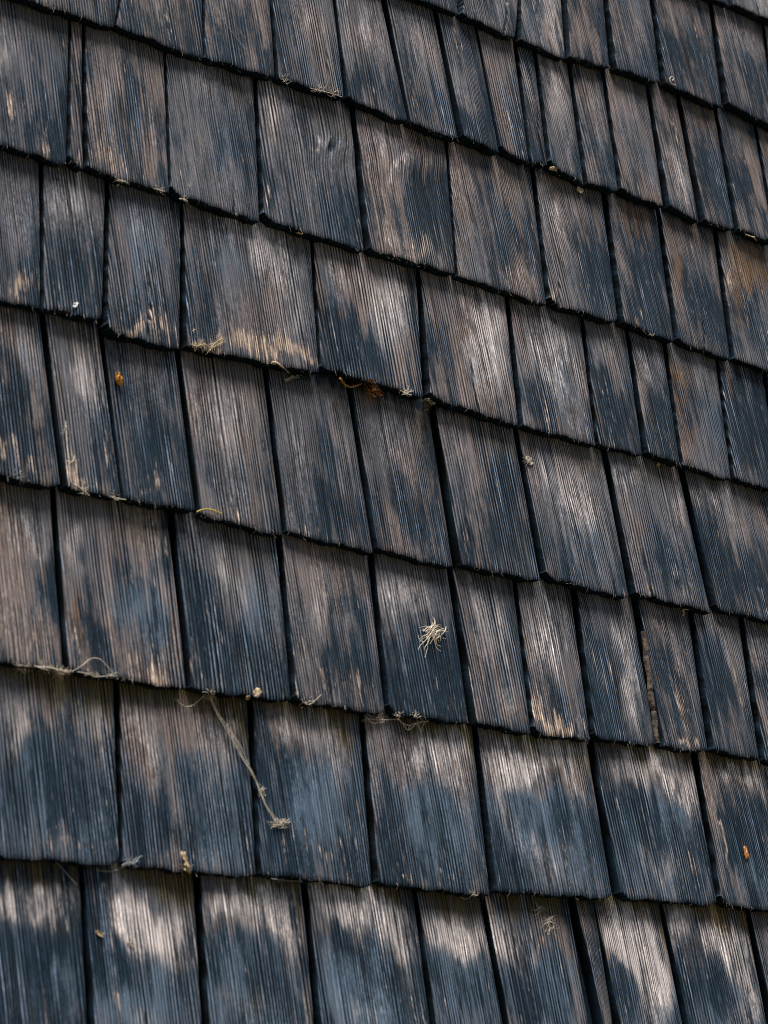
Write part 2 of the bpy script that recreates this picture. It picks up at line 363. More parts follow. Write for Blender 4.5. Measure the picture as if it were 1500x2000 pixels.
def shingle(course, bl, br, tl, tr, poly=None, label=None):
    """one wedge-shaped shingle; bl, br, tl, tr are (u, v) at its butt and where the course above covers it"""
    k = len(shingle_list)
    r = np.random.default_rng(500 + k)
    bl, br, tl, tr = map(np.asarray, (bl, br, tl, tr))
    org = (bl + br) / 2
    nu = max(30, int(np.linalg.norm(br - bl) / 0.0013))
    L = EXPO * 1.98
    ss = np.concatenate([[0, .008, .025], np.linspace(.05, .95, nu - 6), [.975, .992, 1]])
    dd = np.concatenate([[0, .0012, .004], np.linspace(.009, EXPO * 1.05, 34), [EXPO * 1.3, L]])
    S, D = np.meshgrid(ss, dd)
    # edges: straight lines through the traced points, upright where they are covered
    def edge(b, t, d, seed):
        e = max(t[1] - b[1], 0.03)
        f = np.minimum(d / e, 1.1)
        return b[0] + (t[0] - b[0]) * f + 0.0005 * wave_noise(d * 20, seed, 2)
    UL, UR = edge(bl, tl, D, 900 + k), edge(br, tr, D, 2900 + k)
    UL, UR = UL - 0.0008, UR + 0.0008
    U = UL + (UR - UL) * S
    butt = bl[1] + (br[1] - bl[1]) * S
    width = float(br[0] - bl[0])
    # ragged, chipped butt
    x = S * width
    rag = np.repeat(np.clip(r.normal(0, 0.00032, (1, len(ss))), -.0009, .0009), len(dd), 0) + 0.0015 * wave_noise(x * 130, 78 + k, 4)
    lc, rc = r.random() ** 3 * 0.009 + 0.0008, r.random() ** 2 * 0.004 + 0.0006
    rag = rag + lc * np.exp(-(x / (0.003 + 0.004 * r.random())) ** 1.3) + rc * np.exp(-((width - x) / (0.003 + 0.003 * r.random())) ** 1.3)
    V = butt + D + rag * np.exp(-D / 0.012)
    dist = V - butt
    # relief: tilt, twist, cupping, worn edges
    cup = r.uniform(0.0005, 0.0018) * min(1.0, width / 0.1)
    twist = r.normal(-0.0004, 0.0008)
    lift = r.normal(0.0, 0.0008)
    N = top_height(dist)
    fade = np.clip(1 - dist / (EXPO * 1.5), 0, 1)
    N = N + fade * (cup * (1 - (2 * S - 1) ** 2) - cup + twist * (2 * S - 1) + lift + 0.0010 * (0.5 - S))
    N = N + 0.00035 * wave_noise(x * 170, 40 + k, 4) * (1 + 0.3 * np.sin(dist * 40 + k))
    rim = np.minimum(np.minimum(S * width, (1 - S) * width), D)
    N = N - 0.0008 * np.exp(-rim / 0.0010)
    PX, PY = pixel(U, V, N)
    GU = (U - org[0]) - (org[0] * 0)
    att = {a: np.zeros_like(S) for a in ('dark', 'pale', 'tan', 'rust', 'blue', 'upper_olive')}
    own_stain = False
    # stains creep along the grain: ragged, finger-like borders
    QX, QY = PX.copy(), PY.copy()
    if poly is not None:
        wx = np.array([noise.fractal(Vector((a * 22, b * 16, k * 1.7)), 1.0, 2.0, 3) for a, b in zip(U.ravel(), V.ravel())]).reshape(U.shape)
        wy = np.array([noise.fractal(Vector((a * 75, b * 9, k * 2.3 + 50)), 0.8, 2.0, 4) for a, b in zip(U.ravel(), V.ravel())]).reshape(U.shape)
        pxw = max(30.0, abs(poly[1][0] - poly[0][0]))
        QX = PX + wx * 0.20 * pxw
        QY = PY + wy * 34 + wx * 24
    if poly is not None:
        for a, lst in STAINS.items():
            for (bx, by, rx, ry, amt) in lst:
                if inside(bx, by, poly):
                    own_stain = True
                    lean = (QX - bx) - (QY - by) * ((poly[0][0] - poly[3][0]) / max(30.0, poly[0][1] - poly[3][1]))
                    q = (lean / (rx * 1.15)) ** 2 + ((QY - by) / (ry * 1.15)) ** 2
                    att[a] = att[a] + amt * GAIN[a] * (1.3 if (a == 'pale' and by > 1420) or (a == 'rust' and bx > 1150 and by < 1000) else 1.0) * np.exp(-q * 1.1)
        for (bx, by, rx, ry, push, hole) in KNOTS:
            if inside(bx, by, poly):
                q = np.exp(-((PX - bx - rx * .4) / (rx * 1.5)) ** 2)
                GU = GU + push * q * np.tanh((PY - by) / ry) * 1.6
                N = N + 0.0016 * q * np.exp(-((PY - by) / ry) ** 2)
                if hole:
                    hq = np.exp(-((PX - bx + (PY - by) * .35) / 7) ** 2 - ((PY - by + 8) / 13) ** 2)
                    N = N - 0.0045 * hq
                    att['dark'] = att['dark'] + 1.6 * hq
    if not own_stain:
        for a, c in (('dark', 2), ('pale', 2), ('blue', 1)):
            for i in range(c):
                q = ((S - r.random()) / 0.35) ** 2 + ((dist / EXPO - r.random()) / 0.4) ** 2
                att[a] = att[a] + r.uniform(.3, .6) * np.exp(-q)
    att['dark'] = att['dark'] + 0.34 * smooth(0.95, 0.35, dist / EXPO + r.uniform(-.2, .2) + r.uniform(-.5, .5) * (S - .5)) + 0.38 * np.exp(-((1 - S) * width / 0.012) ** 1.5) + 0.16 * np.exp(-(S * width / 0.006))  # lower part stained darker; right-edge shade painted into the colour
    if bl[1] < V0 - 6.5 * EXPO:                              # the two lowest courses have weathered bluer
        att['blue'] = att['blue'] + 0.45 * smooth(0.80, 0.55, dist / EXPO)
        att['dark'] = att['dark'] + 0.12 * smooth(0.80, 0.55, dist / EXPO)
    att['tan'] = att['tan'] + 0.15 * r.random() * np.exp(-dist / 0.016)
    att['dark'] = att['dark'] + 0.22 * np.exp(-dist / 0.010) + 2.0 * smooth(1.02 * EXPO, 1.12 * EXPO, dist)  # covered part in the joints near black: grime plus painted gap shade
    att['upper_olive'] = (0.95 if bl[1] < V0 - 6.5 * EXPO else 0.5) * smooth(0.70 * EXPO, 0.98 * EXPO, dist + 0.008 * np.sin(S * 5 + k) + 0.030 * (S - .5))  # olive brown towards the top, strongest in the two lowest courses
    if r.random() < 0.3:                                     # a drying crack running up from the butt
        cs, cl = r.uniform(.15, .85), r.uniform(.2, .6) * EXPO
        cx_ = (S - cs) * width + 0.0012 * np.sin(D * 90 + k)
        cq = np.exp(-(cx_ / 0.0009) ** 2) * np.clip(1 - D / cl, 0, 1) ** 0.5
        N = N - 0.0035 * cq
        att['dark'] = att['dark'] + 1.2 * cq
    nr, nc = S.shape
    top = np.stack([U - org[0], V - org[1], N], -1).reshape(-1, 3)
    idx = np.arange(nr * nc).reshape(nr, nc)
    th = THICK * np.clip(1 - 0.9 * dist / (EXPO * 1.98), 0.08, 1)
    low = np.stack([U - org[0], V - org[1], top_height(dist) - th - 0.0002], -1)
    low[0, :, 1] += 0.0012                                   # the butt is sawn a little under
    # boundary loop: butt left to right, right side up, top right to left, left side down
    loop = [(0, c) for c in range(nc)] + [(i, nc - 1) for i in range(1, nr)] + [(nr - 1, c) for c in range(nc - 2, -1, -1)] + [(i, 0) for i in range(nr - 2, 0, -1)]
    li = np.array([idx[a] for a in loop])
    rim_top = top[li]
    rim_low = np.array([low[a] for a in loop])
    nb = len(loop)
    verts = np.concatenate([top, rim_top, rim_low])
    faces = [(int(idx[i, j]), int(idx[i, j + 1]), int(idx[i + 1, j + 1]), int(idx[i + 1, j])) for i in range(nr - 1) for j in range(nc - 1)]
    o1, o2 = nr * nc, nr * nc + nb
    faces += [(o1 + i, o2 + i, o2 + (i + 1) % nb, o1 + (i + 1) % nb) for i in range(nb)]
    faces.append(tuple(o2 + i for i in range(nb - 1, -1, -1)))
    me = bpy.data.meshes.new('shingle')
    me.from_pydata(verts.tolist(), [], faces)
    gr = np.stack([GU, dist, np.full_like(S, k * 3.17)], -1).reshape(-1, 3)
    glow = gr[li].copy()
    glow[:, 1] -= 0.006
    a = me.attributes.new('grain', 'FLOAT_VECTOR', 'POINT')
    a.data.foreach_set('vector', np.concatenate([gr, gr[li], glow]).astype(np.float32).ravel())
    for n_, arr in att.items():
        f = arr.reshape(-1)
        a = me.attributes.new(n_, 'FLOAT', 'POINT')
        side = f[li] * (0.0 if n_ != 'dark' else 1.0) + (2.0 if n_ == 'dark' else 0.0)  # butt and side faces: grime and joint shade put into the colour
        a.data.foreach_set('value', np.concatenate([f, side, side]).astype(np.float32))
    me.polygons.foreach_set('use_smooth', [True] * len(faces))
    me.materials.append(WOOD)
    ob = bpy.data.objects.new('shingle', me)
    COL.objects.link(ob)
    ob.parent = wall
    ob.location = (org[0], org[1], 0)
    ob['tone'] = float(r.normal(0.0, 0.13))
    ob['rings'] = float(r.uniform(1750, 2600))
    ob['groove'] = float(r.uniform(0.62, 1.05))
    ob['warmth'] = float(r.normal(0, 0.10))
    if label:
        ob['label'] = label
    shingle_list.append((poly, bl, br, ob))
    butt_lines.append(top[idx[1]] + np.array([org[0], org[1], 0]))
    return ob

# joints between the shingles, course by course from the top, in pixels of the 1500 x 2000 photograph:
# (foot and head of the left shingle's right edge, foot and head of the next one's left edge)
JOINTS = {
 0: [((1424, 8), (1405, -60), (1432, 10), (1413, -60))],
 1: [((898, 25), (891, -8), (905, 28), (898, -8)), ((1008, 75), (1003, 0), (1020, 78), (1010, 0)), ((1107, 115), (1090, 0), (1115, 112), (1101, 0)), ((1193, 130), (1173, 0), (1207, 133), (1183, 0)), ((1290, 163), (1265, 0), (1304, 163), (1277, 0)), ((1412, 210), (1383, 0), (1425, 203), (1393, 10)), ((1515, 250), (1487, 43), (1526, 254), (1497, 45))],
 2: [((225, 52), (224, 0), (233, 50), (231, 0)), ((398, 115), (387, 0), (405, 112), (395, 0)), ((538, 152), (520, 0), (548, 153), (529, 0)), ((673, 190), (646, 0), (685, 192), (655, 0)), ((797, 240), (743, 0), (805, 240), (757, 0)), ((897, 272), (845, 20), (905, 270), (855, 30)), ((975, 297), (927, 55), (984, 293), (934, 60)), ((1035, 318), (1003, 90), (1043, 318), (1013, 95)), ((1070, 322), (1040, 108), (1078, 325), (1050, 112)), ((1142, 357), (1108, 127), (1149, 358), (1118, 130)), ((1209, 372), (1174, 145), (1217, 375), (1183, 147)), ((1297, 403), (1262, 172), (1312, 405), (1271, 180)), ((1367, 430), (1322, 195), (1380, 433), (1333, 205)), ((1437, 448), (1395, 222), (1447, 448), (1405, 226)), ((1512, 475), (1472, 248), (1524, 478), (1482, 250))],
 3: [((130, 320), (135, 28), (138, 322), (142, 35)), ((163, 330), (160, 42), (174, 330), (170, 45)), ((332, 376), (319, 100), (337, 378), (327, 105)), ((508, 433), (496, 150), (518, 430), (504, 155)), ((713, 489), (683, 205), (724, 490), (696, 215)), ((888, 535), (869, 270), (898, 538), (877, 278)), ((1070, 595), (1038, 330), (1078, 593), (1048, 335)), ((1208, 630), (1174, 370), (1220, 632), (1187, 378)), ((1318, 667), (1283, 415), (1331, 668), (1294, 420)), ((1431, 700), (1394, 448), (1441, 703), (1405, 455)), ((1560, 737), (1512, 480), (1570, 740), (1522, 484))],
 4: [((82, 602), (75, 305), (88, 602), (87, 315)), ((198, 624), (205, 350), (211, 650), (215, 358)), ((353, 682), (352, 392), (370, 677), (360, 398)), ((622, 728), (604, 470), (633, 718), (613, 475)), ((827, 776), (811, 522), (845, 777), (821, 530)), ((1015, 832), (985, 575), (1027, 833), (996, 580)), ((1167, 867), (1133, 625), (1177, 868), (1143, 628)), ((1259, 885), (1222, 650), (1270, 883), (1231, 655)), ((1328, 908), (1293, 673), (1338, 907), (1303, 677)), ((1432, 936), (1398, 705), (1441, 937), (1406, 710)), ((1530, 958), (1487, 722), (1540, 960), (1497, 725))],
 5: [((117, 953), (76, 610), (132, 955), (90, 615)), ((238, 972), (190, 640), (246, 975), (205, 655)), ((380, 997), (340, 685), (397, 1005), (357, 692)), ((555, 1046), (514, 725), (568, 1038), (528, 735)), ((730, 1078), (680, 765), (743, 1072), (692, 772)), ((888, 1110), (838, 800), (903, 1105), (856, 810)), ((1058, 1134), (1003, 838), (1072, 1128), (1016, 850)), ((1230, 1170), (1174, 875), (1245, 1160), (1188, 882)), ((1389, 1195), (1325, 915), (1406, 1188), (1340, 920)), ((1552, 1222), (1500, 955), (1566, 1225), (1512, 958))],
 6: [((123, 1307), (97, 960), (138, 1310), (112, 965)), ((367, 1345), (325, 1000), (380, 1347), (343, 1010)), ((572, 1368), (538, 1050), (582, 1370), (553, 1055)), ((755, 1393), (718, 1085), (768, 1393), (733, 1090)), ((918, 1412), (873, 1115), (932, 1412), (886, 1120)), ((1037, 1433), (1000, 1130), (1048, 1433), (1012, 1138)), ((1155, 1445), (1115, 1153), (1167, 1443), (1130, 1158)), ((1285, 1455), (1235, 1180), (1300, 1460), (1250, 1185)), ((1384, 1468), (1343, 1200), (1397, 1465), (1356, 1205)), ((1484, 1484), (1443, 1215), (1500, 1490), (1457, 1220))],
 7: [((236, 1690), (220, 1328), (247, 1690), (237, 1333)), ((503, 1712), (482, 1368), (514, 1707), (496, 1372)), ((732, 1730), (702, 1395), (745, 1726), (714, 1400)), ((958, 1750), (922, 1417), (973, 1740), (935, 1420)), ((1198, 1755), (1145, 1448), (1217, 1753), (1160, 1452)), ((1405, 1768), (1350, 1470), (1414, 1768), (1365, 1475)), ((1575, 1785), (1530, 1495), (1588, 1785), (1543, 1496))],
 8: [((172, 2000), (153, 1690), (187, 2000), (166, 1695)), ((395, 2000), (375, 1715), (411, 2000), (393, 1722)), ((617, 2000), (588, 1727), (633, 2000), (603, 1730)), ((842, 2000), (806, 1745), (852, 2000), (815, 1748)), ((983, 2000), (937, 1757), (997, 2000), (950, 1758)), ((1152, 2000), (1110, 1762), (1180, 2000), (1125, 1762)), ((1203, 2000), (1160, 1765), (1217, 2000), (1163, 1765)), ((1337, 2000), (1288, 1770), (1349, 2000), (1298, 1772)), ((1503, 2000), (1457, 1780), (1515, 2000), (1468, 1782))],
}


def build_courses():
    def lerp(a, b, t):
        return a + (b - a) * t

    def at_v(b, t, v):
        return b + (t - b) * ((v - b[1]) / (t[1] - b[1]))

    for k in sorted(JOINTS):
        edges = []
        vb = V0 - k * EXPO
        for (rb, rt, lb, lt) in JOINTS[k]:
            pair = []
            for (b, t) in ((rb, rt), (lb, lt)):
                hb = THICK * 0.8 if k == 8 else THICK
                B_, T_ = plane(*b, hb), plane(*t, 0.0)
                if k == 8:                                # the lowest course runs out of the picture
                    B_ = at_v(B_, T_, vb + 0.004)
                if k in (0, 1) and T_[1] - B_[1] < 0.8 * EXPO:
                    T_ = at_v(B_, T_, B_[1] + EXPO) if T_[1] - B_[1] > 0.03 else B_ + np.array([-0.004, EXPO])
                pair.append((B_, T_))
            edges.append(pair)
        px = [list(j) for j in JOINTS[k]]
        gap = 0.006
        # a few more shingles beyond the traced ones, to both sides
        r = np.random.default_rng(60 + k)
        n_left, n_right = (6 if k == 0 else 5 if k == 1 else 4), 4
        left, right = [], []
        (b, t) = edges[0][0]
        for i in range(n_left):
            w = EXPO * r.uniform(.5, .85)
            while i == 0 and pixel(b[0] - w, b[1], 0)[0] > -60:
                w += 0.01
            jit = r.normal(0, .0016)
            db, dt = np.array([-w, jit]), np.array([-w + r.normal(0, .002), 0])
            left.append(((b + db, t + dt), (b, t)))
            b, t = b + db + np.array([-gap, r.normal(0, .0012)]), t + dt + np.array([-gap, 0])
        (b, t) = edges[-1][1]
        for i in range(n_right):
            w = EXPO * r.uniform(.5, .85)
            db, dt = np.array([w, r.normal(0, .0012)]), np.array([w + r.normal(0, .002), 0])
            right.append(((b, t), (b + db, t + dt)))
            b, t = b + db + np.array([gap, r.normal(0, .0012)]), t + dt + np.array([gap, 0])
        for i, ((lb, lt), (rb, rt)) in enumerate(left):
            poly = None
            if i == 0:
                p = px[0]
                poly = [(p[0][0] - 260, p[0][1] - 40), p[0], p[1], (p[1][0] - 260, p[1][1] - 40)]
            shingle(k, lb, rb, lt, rt, poly)
        for i in range(len(edges) - 1):
            (lb, lt), (rb, rt) = edges[i][1], edges[i + 1][0]
            a, c = px[i], px[i + 1]
            shingle(k, lb, rb, lt, rt, [a[2], c[0], c[1], a[3]], LABELS.get((k, i)))
        for i, ((lb, lt), (rb, rt)) in enumerate(right):
            poly = None
            if i == 0:
                p = px[-1]
                poly = [p[2], (p[2][0] + 260, p[2][1] + 30), (p[3][0] + 260, p[3][1] + 30), p[3]]
            shingle(k, lb, rb, lt, rt, poly)
    # courses above and below the picture
    for k, (ua, ub) in ((-1, (1.75, 2.9)), (9, (0.75, 2.5)), (10, (0.75, 2.5))):
        r = np.random.default_rng(300 + k)
        vb = V0 - k * EXPO
        x = ua
        while x < ub:
            w = EXPO * r.uniform(.5, .9)
            j = r.normal(0, .0015)
            sl = r.normal(0, .003)
            shingle(k, (x, vb + j), (x + w, vb + j + r.normal(0, .001)), (x + sl, vb + EXPO), (x + w + sl, vb + EXPO))
            x += w + r.uniform(.004, .008)


LABELS = {(2, 7): 'narrow smooth blue grey shingle', (3, 3): 'shingle with a knot hole and bent grain', (3, 4): 'shingle with grain swirling round a pale scar',
          (4, 2): 'widest shingle with a pale tan lower edge', (6, 6): 'shingle with bright silvery ridged streaks', (4, 0): 'shingle stopping short with a light worn right edge',
          (8, 5): 'thin split off sliver of shingle', (3, 0): 'very narrow strip of shingle', (8, 1): 'shingle with a broad pale band above navy staining'}
build_courses()

# boards behind the shingles, which show in the joints only as darkness
for i, vz in enumerate(np.arange(foot.y, V0 + 3 * EXPO, 0.19)):
    bm_ = bpy.data.meshes.new('sheathing_board')
    h = 0.186
    x0, x1 = 0.2, 3.6
    z0, z1 = -0.036, -0.0125
    bm_.from_pydata([(x0, 0, z0), (x1, 0, z0), (x1, h, z0), (x0, h, z0), (x0, 0, z1), (x1, 0, z1), (x1, h, z1), (x0, h, z1)], [],
                    [(3, 2, 1, 0), (4, 5, 6, 7), (0, 1, 5, 4), (1, 2, 6, 5), (2, 3, 7, 6), (3, 0, 4, 7)])
    bm_.materials.append(BOARD)
    bo = bpy.data.objects.new('sheathing_board', bm_)
    COL.objects.link(bo)
    bo.parent = wall
    bo.location = (0, float(vz), 0)


# ------------------------------------------------------------------ what has caught on the shingles
def surface(x, y, lift=0.0):
    """point of the wall seen at pixel (x, y), on top of the shingle there, raised by lift"""
    h = THICK * 0.5
    for it in range(3):
        p = plane(x, y, h + lift)
        best = 0.0
        for (poly, bl, br, ob) in shingle_list:
            if bl[0] - 0.01 <= p[0] <= br[0] + 0.03:
                t = np.clip((p[0] - bl[0]) / max(br[0] - bl[0], 1e-4), 0, 1)
                d = p[1] - (bl[1] + (br[1] - bl[1]) * t)
                if -0.0005 <= d <= EXPO and top_height(d) > best:
                    best = float(top_height(d))
        h = best
    p = plane(x, y, h + lift)
    return Vector((p[0], p[1], h + lift))


def place(name, label, cat, verts, faces, mat, smooth_=True, group=None):
    """verts in wall axes -> one mesh object in the world with its origin at its middle"""
    w = [WALL @ Vector(v) for v in verts]
    c = sum(w, Vector()) / len(w)
    me = bpy.data.meshes.new(name)
    me.from_pydata([tuple(v - c) for v in w], [], faces)
    me.polygons.foreach_set('use_smooth', [smooth_] * len(faces))
    me.materials.append(mat)
    ob = bpy.data.objects.new(name, me)
    ob.location = c
    ob['label'] = label
    ob['category'] = cat
    if group:
        ob['group'] = group
    COL.objects.link(ob)
    return ob


def add_tube(V, F, pts, rad, sides=5):
    """append a tapering tube along pts (wall axes)"""
    pts = [Vector(p) for p in pts]
    # soften the path
    q = []
    for i in range(len(pts) - 1):
        p0, p1, p2, p3 = pts[max(i - 1, 0)], pts[i], pts[i + 1], pts[min(i + 2, len(pts) - 1)]
        for s in range(4):
            t = s / 4
            q.append(0.5 * ((2 * p1) + (p2 - p0) * t + (2 * p0 - 5 * p1 + 4 * p2 - p3) * t * t + (3 * p1 - p0 - 3 * p2 + p3) * t ** 3))
    q.append(pts[-1])
    o = len(V)
    n = len(q)
    for i, p in enumerate(q):
        d = (q[min(i + 1, n - 1)] - q[max(i - 1, 0)])
        d = d.normalized() if d.length > 1e-9 else Vector((1, 0, 0))
        a = d.cross(Vector((0.3, 0.2, 1))).normalized()
        b = d.cross(a)
        f = i / (n - 1)
        rr = rad(f) if callable(rad) else rad
        for s in range(sides):
            t = 2 * math.pi * s / sides
            V.append(tuple(p + a * (rr * math.cos(t)) + b * (rr * math.sin(t))))
    for i in range(n - 1):
        for s in range(sides):
            F.append((o + i * sides + s, o + i * sides + (s + 1) % sides, o + (i + 1) * sides + (s + 1) % sides, o + (i + 1) * sides + s))
    F.append(tuple(o + s for s in range(sides)))
    F.append(tuple(o + (n - 1) * sides + s for s in range(sides - 1, -1, -1)))


def add_flake(V, F, outline, thick, curl, seed, lift=0.001):
    """append a small thick curled flake with the outline given in pixels"""
    r = random.Random(seed)
    rag = []
    for i, p in enumerate(outline):
        q = outline[(i + 1) % len(outline)]
        for t in (0, .34, .67):
            s_ = math.hypot(q[0] - p[0], q[1] - p[1]) * .22
            rag.append((p[0] + (q[0] - p[0]) * t + r.uniform(-s_, s_), p[1] + (q[1] - p[1]) * t + r.uniform(-s_, s_)))
    outline = rag
    thick *= 0.6
    cx, cy = sum(p[0] for p in outline) / len(outline), sum(p[1] for p in outline) / len(outline)
    rings = [0.0, 0.5, 1.0]
    n = len(outline)
    o = len(V)
    for side in (1, 0):
        for f in rings[1:]:
            for (x, y) in outline:
                l = lift + curl * f * f * (0.6 + 0.8 * r.random()) + (thick if side else 0) * (1.2 - 0.7 * f) * r.uniform(.3, 1.7)
                V.append(tuple(surface(cx + (x - cx) * f, cy + (y - cy) * f, l)))
        V.append(tuple(surface(cx, cy, lift + (thick * 1.2 if side else 0))))
    m_ = 2 * n + 1
    for side in (0, 1):
        b = o + side * m_
        for i in range(n):
            j = (i + 1) % n
            A = [(b + m_ - 1, b + i, b + j), (b + i, b + n + i, b + n + j, b + j)]
            F.extend(A if side == 1 else [tuple(reversed(a)) for a in A])
    for i in range(n):
        j = (i + 1) % n
        F.append((o + n + i, o + n + j, o + m_ + n + j, o + m_ + n + i))


def path(pts, lift=0.001):
    return [surface(p[0], p[1], p[2] if len(p) > 2 else lift) for p in pts]


def fuzz(V, F, cx, cy, n, reach, seed, rad=0.00016, curl=1.0, lift=0.001, squash=1.0):
    """append n short curling fibres round a pixel"""
    r = random.Random(seed)
    for i in range(n):
        a = r.uniform(0, 6.28)
        x, y = cx + r.uniform(-.3, .3) * reach, cy + r.uniform(-.3, .3) * reach * squash
        pts = []
        for s in range(4):
            pts.append(surface(x, y, lift * r.uniform(.3, 2.2)))
            x += math.cos(a) * reach * .35
            y += math.sin(a) * reach * .35 * squash
            a += r.uniform(-1.2, 1.2) * curl
        add_tube(V, F, pts, lambda f: rad * (1.1 - 0.7 * f), 4)


STRAW = plain('dry_straw', (0.55, 0.42, 0.25), (0.36, 0.25, 0.14), 900)
PALEFLUFF = plain('pale_plant_fluff', (0.80, 0.70, 0.54), (0.62, 0.52, 0.38), 900)
COBWEB = plain('dusty_cobweb', (0.58, 0.50, 0.38), (0.38, 0.32, 0.24), 700)
SILK = plain('thin_silk', (0.42, 0.42, 0.42), (0.32, 0.32, 0.32), 700)
RUSSET = plain('russet_dry_leaf', (0.50, 0.21, 0.05), (0.22, 0.085, 0.03), 500)
AMBER = plain('amber_pupa_skin', (0.62, 0.27, 0.025), (0.45, 0.16, 0.02), 700, 0.45)
SPOT = plain('dark_pupa_spot', (0.05, 0.02, 0.01), (0.09, 0.03, 0.01), 900, 0.5)
WHITE = plain('white_husk', (0.80, 0.80, 0.78), (0.66, 0.65, 0.62), 900, 0.6)
YELLOW = plain('yellow_plant_bit', (0.48, 0.36, 0.06), (0.34, 0.24, 0.05), 900)
BARK = plain('cracked_bark', (0.14, 0.10, 0.07), (0.018, 0.016, 0.016), 220, 0.85, bump=0.002)
LICHEN = plain('pale_lichen', (0.40, 0.34, 0.25), (0.27, 0.22, 0.16), 700, bump=0.001)
RESIN = plain('orange_resin', (0.42, 0.15, 0.03), (0.22, 0.07, 0.02), 600, 0.4)

# bark left on the edge of one shingle: part of the wall
V, F = [], []
r = random.Random(2)
rows = 60
for i in range(rows + 1):
    t = i / rows
    x, y = 1253 + 43 * t + 1.2 * math.sin(t * 19), 1236 + 212 * t
    c0 = surface(x, y, 0.0)
    crack = min(1.0, min(abs(t - q) for q in (0.21, 0.36, 0.53, 0.70, 0.86)) / 0.008)
    for j in range(9):
        a = math.pi * j / 8
        rr = (0.0030 + 0.0007 * r.random()) * (0.55 + 0.45 * crack)
        V.append((c0.x - rr * math.cos(a), c0.y, 0.0085 * (1 - t * .2) - 0.004 + rr * (0.1 + math.sin(a))))
for i in range(rows):
    for j in range(8):
        F.append((i * 9 + j, i * 9 + j + 1, (i + 1) * 9 + j + 1, (i + 1) * 9 + j))
me = bpy.data.meshes.new('bark_strip')
me.from_pydata(V, [], F)
me.polygons.foreach_set('use_smooth', [True] * len(F))
me.materials.append(BARK)
ob = bpy.data.objects.new('bark_strip', me)
COL.objects.link(ob)
ob.parent = wall

# fibres frayed out of the butts
V, F = [], []
r = random.Random(12)
for row in butt_lines:
    for q in range(r.choice((2, 4, 6, 9, 12))):
        p = Vector(row[r.randrange(len(row))])
        ln = r.uniform(.0015, .006)
        sw = r.uniform(-.5, .5)
        a = p + Vector((0, .002, -.0002 - .001 * r.random()))
        b = p + Vector((sw * ln * .4, -ln * .5, r.uniform(-.002, .0012)))
        c = p + Vector((sw * ln * 1.3, -ln, r.uniform(-.004, .0015)))
        rr = r.uniform(.00010, .00028)
        add_tube(V, F, [a, b, c], lambda f: rr * (1.1 - .8 * f), 3)
me = bpy.data.meshes.new('frayed_fibres')
me.from_pydata(V, [], F)
me.materials.append(plain('frayed_wood_fibre', (0.30, 0.25, 0.20), (0.10, 0.085, 0.075), 200))
ob = bpy.data.objects.new('frayed_fibres', me)
ob['kind'] = 'stuff'
COL.objects.link(ob)
ob.parent = wall

# amber pupa
c = surface(228, 743, 0.0)
pe = bpy.data.objects.new('insect_pupa', None)
pe.empty_display_size = 0.01
pe.matrix_world = WALL @ Matrix.Translation(c)
pe['label'] = 'tiny amber yellow insect pupa with dark spots stuck on a shingle at the left'
pe['category'] = 'insect pupa'
COL.objects.link(pe)
prof = [(-1, .0), (-.96, .25), (-.8, .55), (-.6, .72), (-.52, .68), (-.4, .86), (-.3, .82), (-.15, .98), (-.05, .92), (.1, 1), (.3, .92), (.38, .84), (.55, .78), (.75, .58), (.92, .3), (1, 0)]
V, F = [], []
ax = Vector((0.22, -1, 0)).normalized()
bx = Vector((1, 0.22, 0)).normalized()
LL, RR = 0.0062, 0.0036
for (t, q) in prof:
    for s in range(14):
        a = 2 * math.pi * s / 14
        V.append(tuple(ax * (t * LL) + bx * (RR * q * math.cos(a)) + Vector((0, 0, RR * .9 * (1 + q * math.sin(a))))))
for i in range(len(prof) - 1):
    for s in range(14):
        F.append((i * 14 + s, i * 14 + (s + 1) % 14, (i + 1) * 14 + (s + 1) % 14, (i + 1) * 14 + s))
me = bpy.data.meshes.new('body')
me.from_pydata(V, [], F)
me.polygons.foreach_set('use_smooth', [True] * len(F))
me.materials.append(AMBER)
ob = bpy.data.objects.new('body', me)
ob.parent = pe
COL.objects.link(ob)
sm = None
for (t, s, rr) in ((-.75, -.6, .0012), (-.35, .45, .0009), (-.1, -.35, .0011), (.25, .35, .0010), (.3, -.6, .0008), (-.55, .1, .0009)):
    if sm is None:
        V, F = [], []
        for i in range(5):
            for j in range(8):
                a, b = math.pi * (i + .5) / 5, 2 * math.pi * j / 8
                V.append((math.sin(a) * math.cos(b), math.sin(a) * math.sin(b), math.cos(a) * .5))
        for i in range(4):
            for j in range(8):
                F.append((i * 8 + j, (i + 1) * 8 + j, (i + 1) * 8 + (j + 1) % 8, i * 8 + (j + 1) % 8))
        F += [tuple(range(7, -1, -1))[::-1], tuple(32 + j for j in range(8))]
        sm = bpy.data.meshes.new('spot')
        sm.from_pydata(V, [], F)
        sm.materials.append(SPOT)
    ob = bpy.data.objects.new('spot', sm)
    ob.parent = pe
    a = math.asin(max(-1, min(1, s)))
    q = math.sqrt(max(0, 1 - t * t)) * RR
    ob.location = ax * (t * LL) + bx * (q * math.sin(a)) + Vector((0, 0, RR * .9 + q * .92 * math.cos(a)))
    ob.scale = (rr, rr, rr)
    COL.objects.link(ob)

# white husk
V, F = [], []
add_flake(V, F, [(142, 600), (143, 594), (149, 590), (154, 590), (152, 596), (147, 600)], 0.0012, 0.001, 3)
place('seed_husk', 'tiny white seed husk near the lower edge of a shingle at the left', 'seed husk', V, F, WHITE)

